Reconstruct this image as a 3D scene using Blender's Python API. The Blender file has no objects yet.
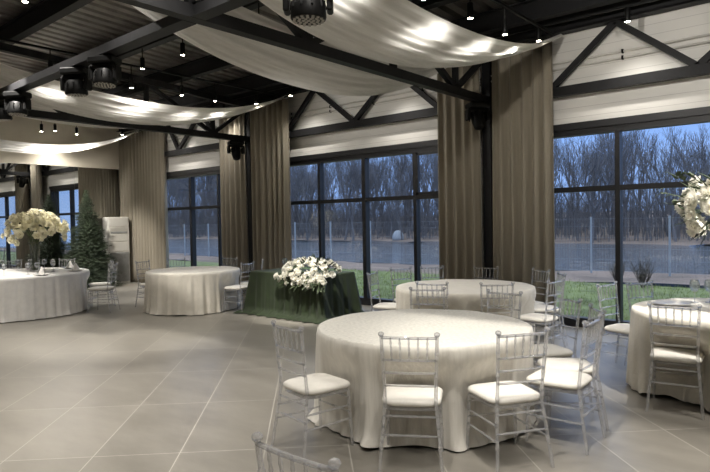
import bpy, math, random
from mathutils import Vector, Matrix, noise
C = bpy.context.scene.collection
PI = math.pi
R = math.radians

# ------------------------------------------------------------------ mesh helpers
class MB:
    def __init__(s): s.v = []; s.f = []
    def add(s, vs, fs):
        n = len(s.v); s.v += [tuple(x) for x in vs]; s.f += [tuple(i + n for i in f) for f in fs]
    def box(s, x0, x1, y0, y1, z0, z1, b=0.0):
        if b <= 0:
            vs = [(x, y, z) for z in (z0, z1) for (x, y) in ((x0, y0), (x1, y0), (x1, y1), (x0, y1))]
            s.add(vs, [(3, 2, 1, 0), (4, 5, 6, 7), (0, 1, 5, 4), (1, 2, 6, 5), (2, 3, 7, 6), (3, 0, 4, 7)])
        else:  # chamfered in plan and at top
            def ring(i, z):
                return [(x0 + i, y0 + b, z), (x0 + b, y0 + i, z), (x1 - b, y0 + i, z), (x1 - i, y0 + b, z),
                        (x1 - i, y1 - b, z), (x1 - b, y1 - i, z), (x0 + b, y1 - i, z), (x0 + i, y1 - b, z)]
            def inset(z): 
                return [(min(max(x, x0 + b), x1 - b), min(max(y, y0 + b), y1 - b), z) for x, y, z in ring(0, z)]
            s.loft([inset(z0), ring(0, z0 + b), ring(0, z1 - b), inset(z1)])
    def loft(s, rings, cap=True, close=True):
        n = len(rings[0]); b = len(s.v)
        for r in rings: s.v += [tuple(p) for p in r]
        for i in range(len(rings) - 1):
            for k in range(n if close else n - 1):
                k2 = (k + 1) % n
                s.f.append((b + i*n + k, b + i*n + k2, b + (i+1)*n + k2, b + (i+1)*n + k))
        if cap:
            s.f.append(tuple(b + k for k in reversed(range(n))))
            s.f.append(tuple(b + (len(rings)-1)*n + k for k in range(n)))
    def tube(s, pts, rad, n=8, cap=True):
        pts = [Vector(p) for p in pts]
        if not isinstance(rad, (list, tuple)): rad = [rad] * len(pts)
        rings = []
        up = None
        for i, p in enumerate(pts):
            a = pts[max(i-1, 0)]; c = pts[min(i+1, len(pts)-1)]
            d = (c - a).normalized()
            if up is None:
                up = Vector((0, 0, 1)) if abs(d.z) < .9 else Vector((0, 1, 0))
            x = d.cross(up).normalized(); y = x.cross(d).normalized(); up = y
            rings.append([p + (x*math.cos(2*PI*k/n) + y*math.sin(2*PI*k/n)) * rad[i] for k in range(n)])
        s.loft(rings, cap)
    def bar(s, a, b, w, h=None):
        """rectangular bar from a to b, w across, h the other way"""
        h = h or w
        a = Vector(a); b = Vector(b); d = (b - a).normalized()
        up = Vector((0, 0, 1)) if abs(d.z) < .95 else Vector((0, 1, 0))
        x = d.cross(up).normalized(); y = x.cross(d).normalized()
        rings = [[p + x*sx*w/2 + y*sy*h/2 for sx, sy in ((-1, -1), (1, -1), (1, 1), (-1, 1))] for p in (a, b)]
        s.loft(rings)
    def lathe(s, prof, n=16, c=(0, 0, 0), cap=True):
        s.loft([[(c[0] + r*math.cos(2*PI*k/n), c[1] + r*math.sin(2*PI*k/n), c[2] + z) for k in range(n)] for r, z in prof], cap)
    def xform(s, M):
        s.v = [tuple(M @ Vector(p)) for p in s.v]; return s
    def build(s, name, mat, parent=None, smooth=False):
        me = bpy.data.meshes.new(name); me.from_pydata(s.v, [], s.f); me.update()
        import bmesh
        bm = bmesh.new(); bm.from_mesh(me); bmesh.ops.recalc_face_normals(bm, faces=bm.faces); bm.to_mesh(me); bm.free()
        if smooth:
            for p in me.polygons: p.use_smooth = True
        o = bpy.data.objects.new(name, me); C.objects.link(o)
        me.materials.append(mat)
        if parent: o.parent = parent
        return o

def tag(o, label=None, cat=None, group=None, kind=None):
    if label: o['label'] = label
    if cat: o['category'] = cat
    if group: o['group'] = group
    if kind: o['kind'] = kind
    return o
def empty(name, loc=(0, 0, 0), rz=0):
    o = bpy.data.objects.new(name, None); C.objects.link(o); o.empty_display_size = .1
    o.location = loc; o.rotation_euler = (0, 0, rz); return o
def copy_tree(o, parent=None):
    c = o.copy(); C.objects.link(c)
    for k in ('label', 'group'):
        if parent is None and k in c: del c[k]
    if parent: c.parent = parent
    for ch in list(o.children): copy_tree(ch, c)
    return c
def smooth_sharp(o, ang=40):
    me = o.data
    for p in me.polygons: p.use_smooth = True
    try: me.set_sharp_from_angle(angle=R(ang))
    except Exception: pass
    return o

# ------------------------------------------------------------------ materials
def new_mat(name):
    m = bpy.data.materials.new(name); m.use_nodes = True
    nt = m.node_tree; nt.nodes.clear()
    out = nt.nodes.new('ShaderNodeOutputMaterial')
    return m, nt, out
def srgb(r, g, b):
    f = lambda c: (c/12.92 if c <= .04045 else ((c + .055)/1.055)**2.4)
    return (f(r/255), f(g/255), f(b/255), 1)
def principled(name, col, rough=.6, metal=0, spec=.5, var=.12, scale=8, bump=0, bscale=60, stretch=None, sheen=0, trans=0):
    m, nt, out = new_mat(name)
    p = nt.nodes.new('ShaderNodeBsdfPrincipled')
    p.inputs['Roughness'].default_value = rough; p.inputs['Metallic'].default_value = metal
    p.inputs['Specular IOR Level'].default_value = spec
    if sheen: p.inputs['Sheen Weight'].default_value = sheen
    tc = nt.nodes.new('ShaderNodeTexCoord')
    src = tc.outputs['Object']
    if stretch:
        mp = nt.nodes.new('ShaderNodeMapping'); mp.inputs['Scale'].default_value = stretch
        nt.links.new(src, mp.inputs[0]); src = mp.outputs[0]
    nz = nt.nodes.new('ShaderNodeTexNoise'); nz.inputs['Scale'].default_value = scale; nz.inputs['Detail'].default_value = 4
    nt.links.new(src, nz.inputs['Vector'])
    rp = nt.nodes.new('ShaderNodeValToRGB')
    rp.color_ramp.elements[0].position = .3; rp.color_ramp.elements[1].position = .7
    rp.color_ramp.elements[0].color = tuple(c*(1-var) for c in col[:3]) + (1,)
    rp.color_ramp.elements[1].color = tuple(min(1, c*(1+var)) for c in col[:3]) + (1,)
    nt.links.new(nz.outputs['Fac'], rp.inputs[0]); nt.links.new(rp.outputs[0], p.inputs['Base Color'])
    if bump:
        n2 = nt.nodes.new('ShaderNodeTexNoise'); n2.inputs['Scale'].default_value = bscale; n2.inputs['Detail'].default_value = 3
        nt.links.new(src, n2.inputs['Vector'])
        bp = nt.nodes.new('ShaderNodeBump'); bp.inputs['Strength'].default_value = bump; bp.inputs['Distance'].default_value = .02
        nt.links.new(n2.outputs['Fac'], bp.inputs['Height']); nt.links.new(bp.outputs[0], p.inputs['Normal'])
    surf = p.outputs[0]
    if trans:
        tr = nt.nodes.new('ShaderNodeBsdfTranslucent'); nt.links.new(rp.outputs[0], tr.inputs[0])
        mx = nt.nodes.new('ShaderNodeMixShader'); mx.inputs[0].default_value = trans
        nt.links.new(surf, mx.inputs[1]); nt.links.new(tr.outputs[0], mx.inputs[2]); surf = mx.outputs[0]
    nt.links.new(surf, out.inputs[0])
    return m
def emissive(name, col, strength):
    m, nt, out = new_mat(name)
    e = nt.nodes.new('ShaderNodeEmission'); e.inputs[0].default_value = col; e.inputs[1].default_value = strength
    nt.links.new(e.outputs[0], out.inputs[0]); return m
def two_sided_fresnel(nt, ior):
    g = nt.nodes.new('ShaderNodeNewGeometry'); mr = nt.nodes.new('ShaderNodeMapRange')
    mr.inputs['To Min'].default_value = ior; mr.inputs['To Max'].default_value = 1/ior
    nt.links.new(g.outputs['Backfacing'], mr.inputs['Value'])
    fr = nt.nodes.new('ShaderNodeFresnel'); nt.links.new(mr.outputs[0], fr.inputs['IOR']); return fr
def clear_plastic(name, tint, gloss_ior, fac_glass, rough=.02, milk=.02):
    """clear acrylic: a mix of straight transmission, refraction and fresnel gloss"""
    m, nt, out = new_mat(name)
    tr = nt.nodes.new('ShaderNodeBsdfTransparent'); tr.inputs[0].default_value = tint
    gl = nt.nodes.new('ShaderNodeBsdfGlass'); gl.inputs['IOR'].default_value = 1.45; gl.inputs['Roughness'].default_value = rough
    gl.inputs['Color'].default_value = (.97, .97, .98, 1)
    mx = nt.nodes.new('ShaderNodeMixShader'); mx.inputs[0].default_value = fac_glass
    nt.links.new(tr.outputs[0], mx.inputs[1]); nt.links.new(gl.outputs[0], mx.inputs[2])
    fr = two_sided_fresnel(nt, gloss_ior)
    go = nt.nodes.new('ShaderNodeBsdfGlossy'); go.inputs['Roughness'].default_value = .05
    df = nt.nodes.new('ShaderNodeBsdfDiffuse'); df.inputs[0].default_value = (.95, .95, .96, 1)
    m1 = nt.nodes.new('ShaderNodeMixShader'); m1.inputs[0].default_value = milk
    nt.links.new(mx.outputs[0], m1.inputs[1]); nt.links.new(df.outputs[0], m1.inputs[2])
    m2 = nt.nodes.new('ShaderNodeMixShader')
    nt.links.new(fr.outputs[0], m2.inputs[0]); nt.links.new(m1.outputs[0], m2.inputs[1]); nt.links.new(go.outputs[0], m2.inputs[2])
    nt.links.new(m2.outputs[0], out.inputs[0]); return m
def window_glass(name):
    m, nt, out = new_mat(name)
    tr = nt.nodes.new('ShaderNodeBsdfTransparent'); tr.inputs[0].default_value = (.93, .96, .97, 1)
    go = nt.nodes.new('ShaderNodeBsdfGlossy'); go.inputs['Roughness'].default_value = .0
    fr = two_sided_fresnel(nt, 1.5)
    mx = nt.nodes.new('ShaderNodeMixShader')
    nt.links.new(fr.outputs[0], mx.inputs[0]); nt.links.new(tr.outputs[0], mx.inputs[1]); nt.links.new(go.outputs[0], mx.inputs[2])
    nt.links.new(mx.outputs[0], out.inputs[0]); return m

def floor_material():
    m, nt, out = new_mat('porcelain_tile')
    L = nt.links.new
    tc = nt.nodes.new('ShaderNodeTexCoord'); sp = nt.nodes.new('ShaderNodeSeparateXYZ'); L(tc.outputs['Object'], sp.inputs[0])
    def mth(op, a, b=None, c=None):
        n = nt.nodes.new('ShaderNodeMath'); n.operation = op
        for i, x in enumerate((a, b, c)):
            if x is None: continue
            if isinstance(x, (int, float)): n.inputs[i].default_value = x
            else: L(x, n.inputs[i])
        return n.outputs[0]
    X, Y = sp.outputs[0], sp.outputs[1]
    s = math.sqrt(.5)
    A = mth('MULTIPLY', mth('ADD', X, Y), s); B = mth('MULTIPLY', mth('SUBTRACT', X, Y), s)
    ua = mth('DIVIDE', mth('SUBTRACT', A, 4.305 - 1.193*20), 1.193); ub = mth('DIVIDE', mth('SUBTRACT', B, -2.18 - .61*60), .61)
    fa = mth('FRACT', ua); fb = mth('FRACT', ub)
    da = mth('MULTIPLY', mth('MINIMUM', fa, mth('SUBTRACT', 1, fa)), 1.193)
    db = mth('MULTIPLY', mth('MINIMUM', fb, mth('SUBTRACT', 1, fb)), .61)
    d = mth('MINIMUM', da, db)
    grout = mth('LESS_THAN', d, .0035)
    # a slightly different tone for each tile
    cb = nt.nodes.new('ShaderNodeCombineXYZ'); L(mth('FLOOR', ua), cb.inputs[0]); L(mth('FLOOR', ub), cb.inputs[1])
    wn = nt.nodes.new('ShaderNodeTexWhiteNoise'); wn.noise_dimensions = '2D'; L(cb.outputs[0], wn.inputs['Vector'])
    nz = nt.nodes.new('ShaderNodeTexNoise'); nz.inputs['Scale'].default_value = 3.2; nz.inputs['Detail'].default_value = 7; nz.inputs['Roughness'].default_value = .65
    mp = nt.nodes.new('ShaderNodeMapping'); mp.inputs['Rotation'].default_value = (0, 0, R(45)); mp.inputs['Scale'].default_value = (1, .35, 1)
    L(tc.outputs['Object'], mp.inputs[0]); L(mp.outputs[0], nz.inputs['Vector'])
    v = mth('ADD', mth('MULTIPLY', nz.outputs['Fac'], .8), mth('MULTIPLY', wn.outputs['Value'], .16))
    rp = nt.nodes.new('ShaderNodeValToRGB'); rp.color_ramp.elements[0].position = .2; rp.color_ramp.elements[1].position = .85
    rp.color_ramp.elements[0].color = FLOOR_A; rp.color_ramp.elements[1].color = FLOOR_B
    L(v, rp.inputs[0])
    mix = nt.nodes.new('ShaderNodeMix'); mix.data_type = 'RGBA'
    L(grout, mix.inputs['Factor']); L(rp.outputs[0], mix.inputs['A']); mix.inputs['B'].default_value = (.44, .415, .37, 1)
    p = nt.nodes.new('ShaderNodeBsdfPrincipled'); L(mix.outputs['Result'], p.inputs['Base Color'])
    L(mth('ADD', mth('ADD', .27, mth('MULTIPLY', nz.outputs['Fac'], .12)), mth('MULTIPLY', grout, .3)), p.inputs['Roughness'])
    p.inputs['Specular IOR Level'].default_value = .5
    L(p.outputs[0], out.inputs[0]); return m
FLOOR_A = (.165, .152, .130, 1); FLOOR_B = (.31, .288, .250, 1)

def panel_material():
    """pale sandwich panel with shallow horizontal joints"""
    m, nt, out = new_mat('sandwich_panel')
    L = nt.links.new
    tc = nt.nodes.new('ShaderNodeTexCoord'); sp = nt.nodes.new('ShaderNodeSeparateXYZ'); L(tc.outputs['Object'], sp.inputs[0])
    def mth(op, a, b):
        n = nt.nodes.new('ShaderNodeMath'); n.operation = op
        for i, x in enumerate((a, b)):
            if isinstance(x, (int, float)): n.inputs[i].default_value = x
            else: L(x, n.inputs[i])
        return n.outputs[0]
    fz = mth('FRACT', mth('MULTIPLY', sp.outputs[2], 7.0), 0)
    j = mth('LESS_THAN', fz, .05)
    nz = nt.nodes.new('ShaderNodeTexNoise'); nz.inputs['Scale'].default_value = 2
    L(tc.outputs['Object'], nz.inputs['Vector'])
    rp = nt.nodes.new('ShaderNodeValToRGB')
    rp.color_ramp.elements[0].color = (.70, .68, .64, 1); rp.color_ramp.elements[1].color = (.80, .78, .74, 1)
    L(nz.outputs['Fac'], rp.inputs[0])
    mix = nt.nodes.new('ShaderNodeMix'); mix.data_type = 'RGBA'; L(j, mix.inputs['Factor'])
    L(rp.outputs[0], mix.inputs['A']); mix.inputs['B'].default_value = (.55, .53, .50, 1)
    p = nt.nodes.new('ShaderNodeBsdfPrincipled'); L(mix.outputs['Result'], p.inputs['Base Color']); p.inputs['Roughness'].default_value = .5
    L(p.outputs[0], out.inputs[0]); return m

M = {}
M['floor'] = floor_material()
M['panel'] = panel_material()
M['beige'] = principled('beige_plaster', (.68, .62, .51, 1), .8, var=.04, scale=3)
M['steel'] = principled('anthracite_steel', (.013, .013, .014, 1), .55, spec=.25, var=.15, scale=12)
M['frame'] = principled('anthracite_frame', (.014, .014, .016, 1), .45, var=.1)
M['deck'] = principled('dark_corrugated_deck', (.34, .32, .295, 1), .28, metal=.7, var=.2, scale=3)
M['black'] = principled('black_plastic', (.005, .005, .005, 1), .5, spec=.2, var=.1)
M['lens'] = principled('grey_lens', (.50, .48, .44, 1), .25, var=.1)
M['chrome'] = principled('bright_metal', (.6, .6, .6, 1), .25, metal=1, var=.05)
M['curtain'] = principled('taupe_curtain', (.30, .265, .205, 1), .85, var=.08, scale=5, stretch=(6, 6, .3), sheen=.2, trans=.08)
M['swag'] = principled('white_voile', (.90, .885, .85, 1), .85, var=.05, scale=6, stretch=(.2, 8, 8), trans=.38)
M['velvet'] = principled('ivory_velvet', (.68, .65, .59, 1), .75, var=.09, scale=22, bump=.35, bscale=30, sheen=.2, stretch=(1, 1, .10))
M['velvettop'] = principled('crinkled_velvet', (.70, .675, .61, 1), .8, var=.13, scale=34, bump=.8, bscale=34, sheen=.2)
M['satin'] = principled('ivory_cloth', (.70, .66, .58, 1), .75, var=.05, scale=10, bump=.25, bscale=30, sheen=.2)
M['whitecloth'] = principled('white_cloth', (.74, .72, .69, 1), .7, var=.05, scale=10, bump=.2, bscale=30, sheen=.2)
M['green'] = principled('dark_green_velvet', (.013, .024, .005, 1), .8, var=.25, scale=7, sheen=.06)
M['cushion'] = principled('ivory_cushion', (.76, .73, .67, 1), .75, var=.04, scale=20, bump=.12, bscale=90)
M['acrylic'] = clear_plastic('clear_acrylic', (.95, .955, .97, 1), 1.75, .42, .015, .16)
M['glass'] = clear_plastic('clear_glass', (.95, .96, .97, 1), 1.5, .25, 0)
M['pane'] = window_glass('window_glass')
M['mirror'] = None
m, nt, out = new_mat('mirror_silver'); g = nt.nodes.new('ShaderNodeBsdfGlossy'); g.inputs[0].default_value = (.86, .87, .86, 1); g.inputs['Roughness'].default_value = .004
nt.links.new(g.outputs[0], out.inputs[0]); M['mirror'] = m
M['pipe'] = principled('white_pipe', (.6, .58, .54, 1), .5, var=.05)
M['wood'] = principled('table_wood', (.35, .25, .15, 1), .6)
M['lamp'] = emissive('lamp_lens', (1, .90, .72, 1), 45)
M['petal'] = principled('cream_petal', (.93, .91, .83, 1), .7, var=.05, scale=30, trans=.35)
M['orchid'] = principled('orchid_petal', (.90, .86, .68, 1), .7, var=.05, scale=30, trans=.35)
M['leaf'] = principled('deep_green_leaf', (.040, .060, .022, 1), .5, var=.3, scale=15)
M['eucalyptus'] = principled('sage_leaf', (.10, .13, .075, 1), .6, var=.25, scale=15)
M['needle'] = principled('fir_needle', (.026, .040, .018, 1), .7, var=.4, scale=6)
M['bark'] = principled('bark', (.075, .06, .05, 1), .9, var=.25, scale=4)
M['hazed_treebark'] = principled('hazed_winter_bark', (.15, .147, .155, 1), .95, var=.3, scale=.6)  # base colour lightened and blued to carry the distance haze
M['stem'] = principled('green_stem', (.07, .09, .035, 1), .6)
M['ac'] = principled('white_enamel', (.55, .53, .48, 1), .4, var=.03)
M['acgrille'] = principled('grey_grille', (.26, .26, .25, 1), .5)
M['china'] = principled('white_china', (.78, .76, .72, 1), .25, var=.02)
M['platter'] = principled('cream_plate', (.55, .50, .40, 1), .3, var=.03)
M['grass'] = principled('lawn_soil', (.17, .20, .07, 1), .95, var=.4, scale=3)
M['blade'] = principled('grass_blade', (.26, .31, .09, 1), .8, var=.35, scale=1.5)
M['bank'] = principled('dry_bank', (.21, .155, .12, 1), .95, var=.35, scale=.5)
M['fence'] = principled('galvanised_steel', (.30, .34, .38, 1), .5, var=.08)
M['water'] = principled('river_water', (.030, .045, .065, 1), .08, var=.2, scale=.4, bump=1.0, bscale=1.4, stretch=(2.0, .45, 1))
for n_ in M['water'].node_tree.nodes:
    if n_.type == 'BUMP': n_.inputs['Distance'].default_value = .35
M['white_ball'] = principled('white_shell', (.36, .38, .40, 1), .6)

# ------------------------------------------------------------------ camera
cam_d = bpy.data.cameras.new('camera'); cam = bpy.data.objects.new('camera', cam_d); C.objects.link(cam)
F = 589.36
cam_d.sensor_width = 36; cam_d.lens = 36*F/710; cam_d.clip_start = .05; cam_d.clip_end = 400
pit, rol, yaw = R(-1.444), R(1.0138), R(49.46)
fwd0 = Vector((math.sin(yaw), math.cos(yaw), 0)); rgt0 = Vector((math.cos(yaw), -math.sin(yaw), 0)); up0 = Vector((0, 0, 1))
fwd = fwd0*math.cos(pit) + up0*math.sin(pit); up1 = -fwd0*math.sin(pit) + up0*math.cos(pit)
rgt = rgt0*math.cos(rol) - up1*math.sin(rol); up = rgt0*math.sin(rol) + up1*math.cos(rol)
Mx = Matrix((rgt, up, -fwd)).transposed().to_4x4(); Mx.translation = (0, 0, 1.65)
cam.matrix_world = Mx
bpy.context.scene.camera = cam

# ------------------------------------------------------------------ room shell
XW = 8.91          # inner face of the window wall
YM = 16.7          # face of the mirrored end wall
def struct(o): o['kind'] = 'structure'; return o
b = MB(); b.box(-3.2, 9.05, -4.5, 16.9, -.2, 0); struct(b.build('floor', M['floor']))
def roof(x): return .05*(8.95 - x)
# corrugated roof deck, ribs across the hall
b = MB(); n0 = len(b.v); per = .25
prof = []
y = -4.5
while y < 17.0:
    prof += [(y, 0), (y + .13, 0), (y + .155, .085), (y + .225, .085)]; y += per
xs = [-3.2, 3, 9.2]
rings = []
for x in xs: rings.append([(x, py, 4.72 + roof(x) + pz) for py, pz in prof])
b.loft(rings, cap=False, close=False)
b.loft([[(x, py, z + .12) for x, py, z in r] for r in rings], cap=False, close=False)
struct(b.build('ceiling', M['deck']))
# window wall: white panels above the windows, solid parts behind the columns
b = MB(); b.box(XW, XW + .16, -4.5, 16.9, 3.06, 4.95)
for y0, y1 in ((3.86, 5.30), (9.78, 11.62), (14.60, 16.9), (-2.2, -.9), (-4.5, -3.8)):
    b.box(XW, XW + .16, y0, y1, 0, 3.06)
struct(b.build('wall_right', M['panel']))
# end wall with bulkhead above the mirror
b = MB(); b.box(-3.2, 9.05, YM + .03, YM + .2, 0, 5.3); b.box(-3.2, 8.9, YM - .01, YM + .03, 3.31, 4.9)
struct(b.build('wall_far', M['beige']))
b = MB(); b.box(-3.4, -3.2, -4.5, 16.9, 0, 5.4); struct(b.build('wall_left', M['beige']))
b = MB(); b.box(-3.2, 9.05, -4.7, -4.5, 0, 5.4); struct(b.build('wall_back', M['beige']))
# mirror panels
mw = empty('mirror_wall', (5, YM, 0))
tag(mw, 'wall of tall frameless mirror panels under the beige bulkhead', 'mirror')
for i, (x0, x1) in enumerate(((1.2, 2.78), (2.78, 4.345), (4.345, 5.915), (5.915, 7.48), (7.48, 8.80))):
    b = MB(); b.box(x0 - 5 + .002, x1 - 5 - .002, 0.0, .028, .0, 3.305); b.build('mirror_panel', M['mirror'], mw)

# ------------------------------------------------------------------ windows
def window(nm, y0, y1, mull, z0=.0, z1=3.06, trans=2.066, thick=(), extra=None):
    root = empty(nm, (XW, (y0 + y1)/2, 0)); struct(root)
    yc = (y0 + y1)/2
    t = .05
    fb = MB()
    fb.box(-.03, .12, y0 - yc, y1 - yc, 2.873, 3.06); fb.box(-.03, .12, y0 - yc, y1 - yc, 0, .14)
    fb.box(-.03, .12, y0 - yc, y0 - yc + .07, .14, 2.873); fb.box(-.03, .12, y1 - yc - .07, y1 - yc, .14, 2.873)
    fb.box(-.055, -.03, y0 - yc, y1 - yc, 2.96, 3.06)
    fb.build('window_frame', M['frame'], root)
    for ym in mull:
        w = .045 if ym in thick else .034
        mb = MB(); mb.box(-.025, .1, ym - yc - w, ym - yc + w, .14, 2.873); mb.build('mullion', M['frame'], root)
    tb = MB(); tb.box(-.02, .09, y0 - yc + .07, y1 - yc - .07, trans - .038, trans + .038); tb.build('transom', M['frame'], root)
    e = [y0 + .07] + list(mull) + [y1 - .07]
    for a, c in zip(e[:-1], e[1:]):
        pa = a + (.034 if a in mull else 0); pc = c - (.034 if c in mull else 0)
        for za, zb in ((.14, trans - .038), (trans + .038, 2.873)):
            g = MB(); g.box(.035, .045, pa - yc, pc - yc, za, zb); g.build('window_pane', M['pane'], root)
    if extra:
        a, c, za, zb = extra
        s = MB()
        for box in ((a, a + .045, za, zb), (c - .045, c, za, zb), (a, c, za, za + .05), (a, c, zb - .05, zb)):
            s.box(-.03, .02, box[0] - yc, box[1] - yc, box[2], box[3])
        s.build('sash_frame', M['frame'], root)
    return root
window('window_1', -.90, 3.86, (.23, 1.43, 2.634), thick=(1.43,))
window('window_2', 5.30, 9.78, (6.154, 7.361, 8.568), thick=(7.361,), extra=(5.34, 6.118, 2.106, 2.872))
window('window_3', 11.62, 14.60, (12.03, 13.218), thick=(13.218,))
window('window_4', -3.8, -2.2, (-3.0,))

# ------------------------------------------------------------------ steelwork
def column(y, label):
    r = empty('steel_column', (8.80, y, 0))
    b = MB(); b.box(-.09, -.075, -.07, .07, 0, 4.4); b.box(.075, .09, -.07, .07, 0, 4.4); b.box(-.075, .075, -.006, .006, 0, 4.4); b.build('column_shaft', M['steel'], r)
    b = MB(); b.box(-.10, .10, -.11, .11, 0, .02); b.build('base_plate', M['steel'], r)
    tag(r, label, 'column', 'steel columns along the window wall')
column(4.60, 'dark steel column between the curtains beside the widest window bay')
column(10.62, 'dark steel column between the curtains behind the green table')
def roof_truss(Y, label):
    r = empty('roof_truss', (8.8, Y, 3.5))
    ox = 8.8
    def bx(name, a, c, w, h): 
        q = MB(); q.bar((a[0]-ox, 0, a[1]-3.5), (c[0]-ox, 0, c[1]-3.5), w, h); q.build(name, M['steel'], r)
    top = lambda x: 4.32 + roof(x)
    bx('bottom_chord', (8.72, 3.56), (-3.2, 3.56), .12, .12)
    bx('top_chord', (8.72, top(8.8)), (-3.2, top(-3.2)), .12, .12)
    nodes = [7.75, 6.2, 4.65, 3.14, 1.55, 0, -1.55]
    for x in nodes: bx('vertical_strut', (x, 3.60), (x, top(x) - .05), .075, .075)
    for x, d in ((7.75, 1), (7.75, -1), (4.65, 1), (4.65, -1), (3.14, 1), (1.55, 1), (1.55, -1), (-1.55, 1), (-1.55, -1)):
        x2 = min(x + d*1.5, 8.7)
        bx('diagonal_strut', (x, 3.60), (x2, top(x2) - .05), .075, .075)
    tag(r, label, 'truss', 'roof trusses across the hall')
roof_truss(4.60, 'dark steel roof truss crossing above the nearest round table')
roof_truss(10.62, 'dark steel roof truss farther back, above the green table and the trees')
def ibeam(name, x, z, y0, y1, w, h, label, cat, mat=None, grp=None):
    o = MB(); yc = (y0 + y1)/2
    o.box(-w/2, w/2, y0 - yc, y1 - yc, 0, .016); o.box(-w/2, w/2, y0 - yc, y1 - yc, h - .016, h); o.box(-.006, .006, y0 - yc, y1 - yc, .016, h - .016)
    q = o.build(name, mat or M['steel']); q.location = (x, yc, z); tag(q, label, cat, grp); return q
for x, lab in ((8.12, 'dark roof purlin closest to the window wall'), (6.79, 'dark roof purlin second in from the window wall'),
               (5.30, 'dark roof purlin over the hanging row of spotlights'), (3.76, 'dark roof purlin over the paired moving head lights'),
               (2.2, 'dark roof purlin farthest from the window wall, edge of the frame')):
    ibeam('roof_purlin', x, 4.40 + roof(x) + .01, -4.4, 16.65, .14, .29, lab, 'roof beam', grp='roof purlins')
ibeam('eave_beam', 8.80, 4.40, -4.4, 16.65, .16, .30, 'dark eave beam along the top of the window wall', 'roof beam')
q = MB(); q.box(-.05, .05, -10.3, 10.3, -.05, .05); q = q.build('lighting_beam', M['steel']); q.location = (3.18, 6.3, 3.56)
# the beam is cut where the truss chords pass
me = q.data; bpy.data.meshes.remove(me)
b = MB()
for y0, y1 in ((-4.4, 4.53), (4.67, 10.55), (10.69, 16.65)):
    b.box(-.05, .05, y0 - 6.3, y1 - 6.3, -.05, .05); b.box(-.075, .075, y0 - 6.3, y1 - 6.3, -.06, -.05)
q = b.build('lighting_beam', M['steel']); q.location = (3.18, 6.3, 3.56)
tag(q, 'long dark beam the moving head lights hang from', 'roof beam')
def wall_truss(y0, y1, downs, ups, label):
    yc = (y0 + y1)/2; r = empty('wall_truss', (8.80, yc, 3.46))
    def bx(name, a, c, w, h):
        q = MB(); q.bar((0, a[0]-yc, a[1]-3.46), (0, c[0]-yc, c[1]-3.46), w, h); q.build(name, M['steel'], r)
    bx('bottom_chord', (y0, 3.535), (y1, 3.535), .10, .14)
    pts = sorted([(y, 3.59) for y in downs] + [(y, 4.40) for y in ups])
    for a, c in zip(pts[:-1], pts[1:]):
        bx('diagonal_strut', a, c, .075, .085)
    tag(r, label, 'truss', 'wall bracing trusses above the windows')
wall_truss(-1.3, 4.50, (-.35, 1.6, 3.56), (-1.2, .62, 2.62, 4.4), 'dark bracing truss above the window nearest the camera')
wall_truss(4.70, 10.52, (5.55, 7.5, 9.42), (4.8, 6.5, 8.55, 10.4), 'dark bracing truss above the window behind the green table')
wall_truss(10.72, 14.15, (11.6, 13.55), (10.8, 12.6, 14.1), 'dark bracing truss above the small far window')
def wall_pipe(z, label):
    b = MB(); b.tube([(0, -10, 0), (0, 10, 0)], .018, 8); o = b.build('wall_pipe', M['pipe'], smooth=True); o.location = (8.885, 6.5, z)
    for k in range(18):
        c = MB(); c.box(-.022, .024, -.012, .012, -.026, .026); cc = c.build('pipe_clip', M['black'], o); cc.location = (0, -9.6 + k*1.13, 0)
    tag(o, label, 'pipe', 'pipes along the upper wall')
wall_pipe(3.90, 'lower of the two thin white pipes along the upper wall')
wall_pipe(3.99, 'upper of the two thin white pipes along the upper wall')

# ------------------------------------------------------------------ curtains
def curtain(y0, y1, label, seed, x=8.63, ztop=4.28, grp='taupe curtains along the windows'):
    rnd = random.Random(seed); b = MB()
    n = int((y1 - y0)/.016); nz = 10
    ph = [rnd.uniform(0, 6.28) for _ in range(6)]
    def off(u, t):
        a = .042 + .022*t
        w = u*2*PI/.17 + .9*math.sin(u*3.1 + ph[0]) + .5*math.sin(u*7.3 + ph[1])
        return a*math.sin(w) + .012*math.sin(2.1*w + ph[2]) + .018*t*math.sin(u*9 + ph[3])
    front = []; 
    for j in range(nz + 1):
        t = j/nz; z = ztop*(1 - t) + .012*t
        row = []
        for i in range(n + 1):
            u = i/n*(y1 - y0)
            row.append((off(u, t), y0 + u - (y0 + y1)/2 + .01*math.sin(u*11 + ph[4])*t, z))
        front.append(row)
    w = len(front[0])
    vs = [p for r in front for p in r] + [(p[0] + .012, p[1], p[2]) for r in front for p in r]
    N = w*(nz + 1); fs = []
    for j in range(nz):
        for i in range(w - 1):
            a = j*w + i; fs += [(a, a + 1, a + w + 1, a + w), (N + a, N + a + w, N + a + w + 1, N + a + 1)]
        for i in (0, w - 1):
            a = j*w + i; fs.append((a, a + w, N + a + w, N + a))
    for i in range(w - 1):
        fs.append((i, N + i, N + i + 1, i + 1)); a = nz*w + i; fs.append((a, a + 1, N + a + 1, N + a))
    b.add(vs, fs); o = b.build('curtain', M['curtain'], smooth=True); o.location = (x, (y0 + y1)/2, 0)
    tag(o, label, 'curtain', grp)
    rb = MB(); rb.tube([(0, -(y1-y0)/2, ztop + .03), (0, (y1-y0)/2, ztop + .03)], .016, 8); rb.build('curtain_rail', M['black'], o)
curtain(3.47, 4.44, 'taupe curtain hanging beside the window with the rose centrepiece', 1)
curtain(4.67, 5.45, 'taupe curtain hanging behind the middle round table, just past the dark column', 2)
curtain(9.20, 10.38, 'taupe curtain hanging beside the window behind the green table', 3)
curtain(10.69, 11.53, 'taupe curtain hanging on the far side of the small column', 4)
curtain(14.17, 16.60, 'wide taupe curtain hanging in the corner behind the air conditioner', 5, x=8.775)

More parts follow.
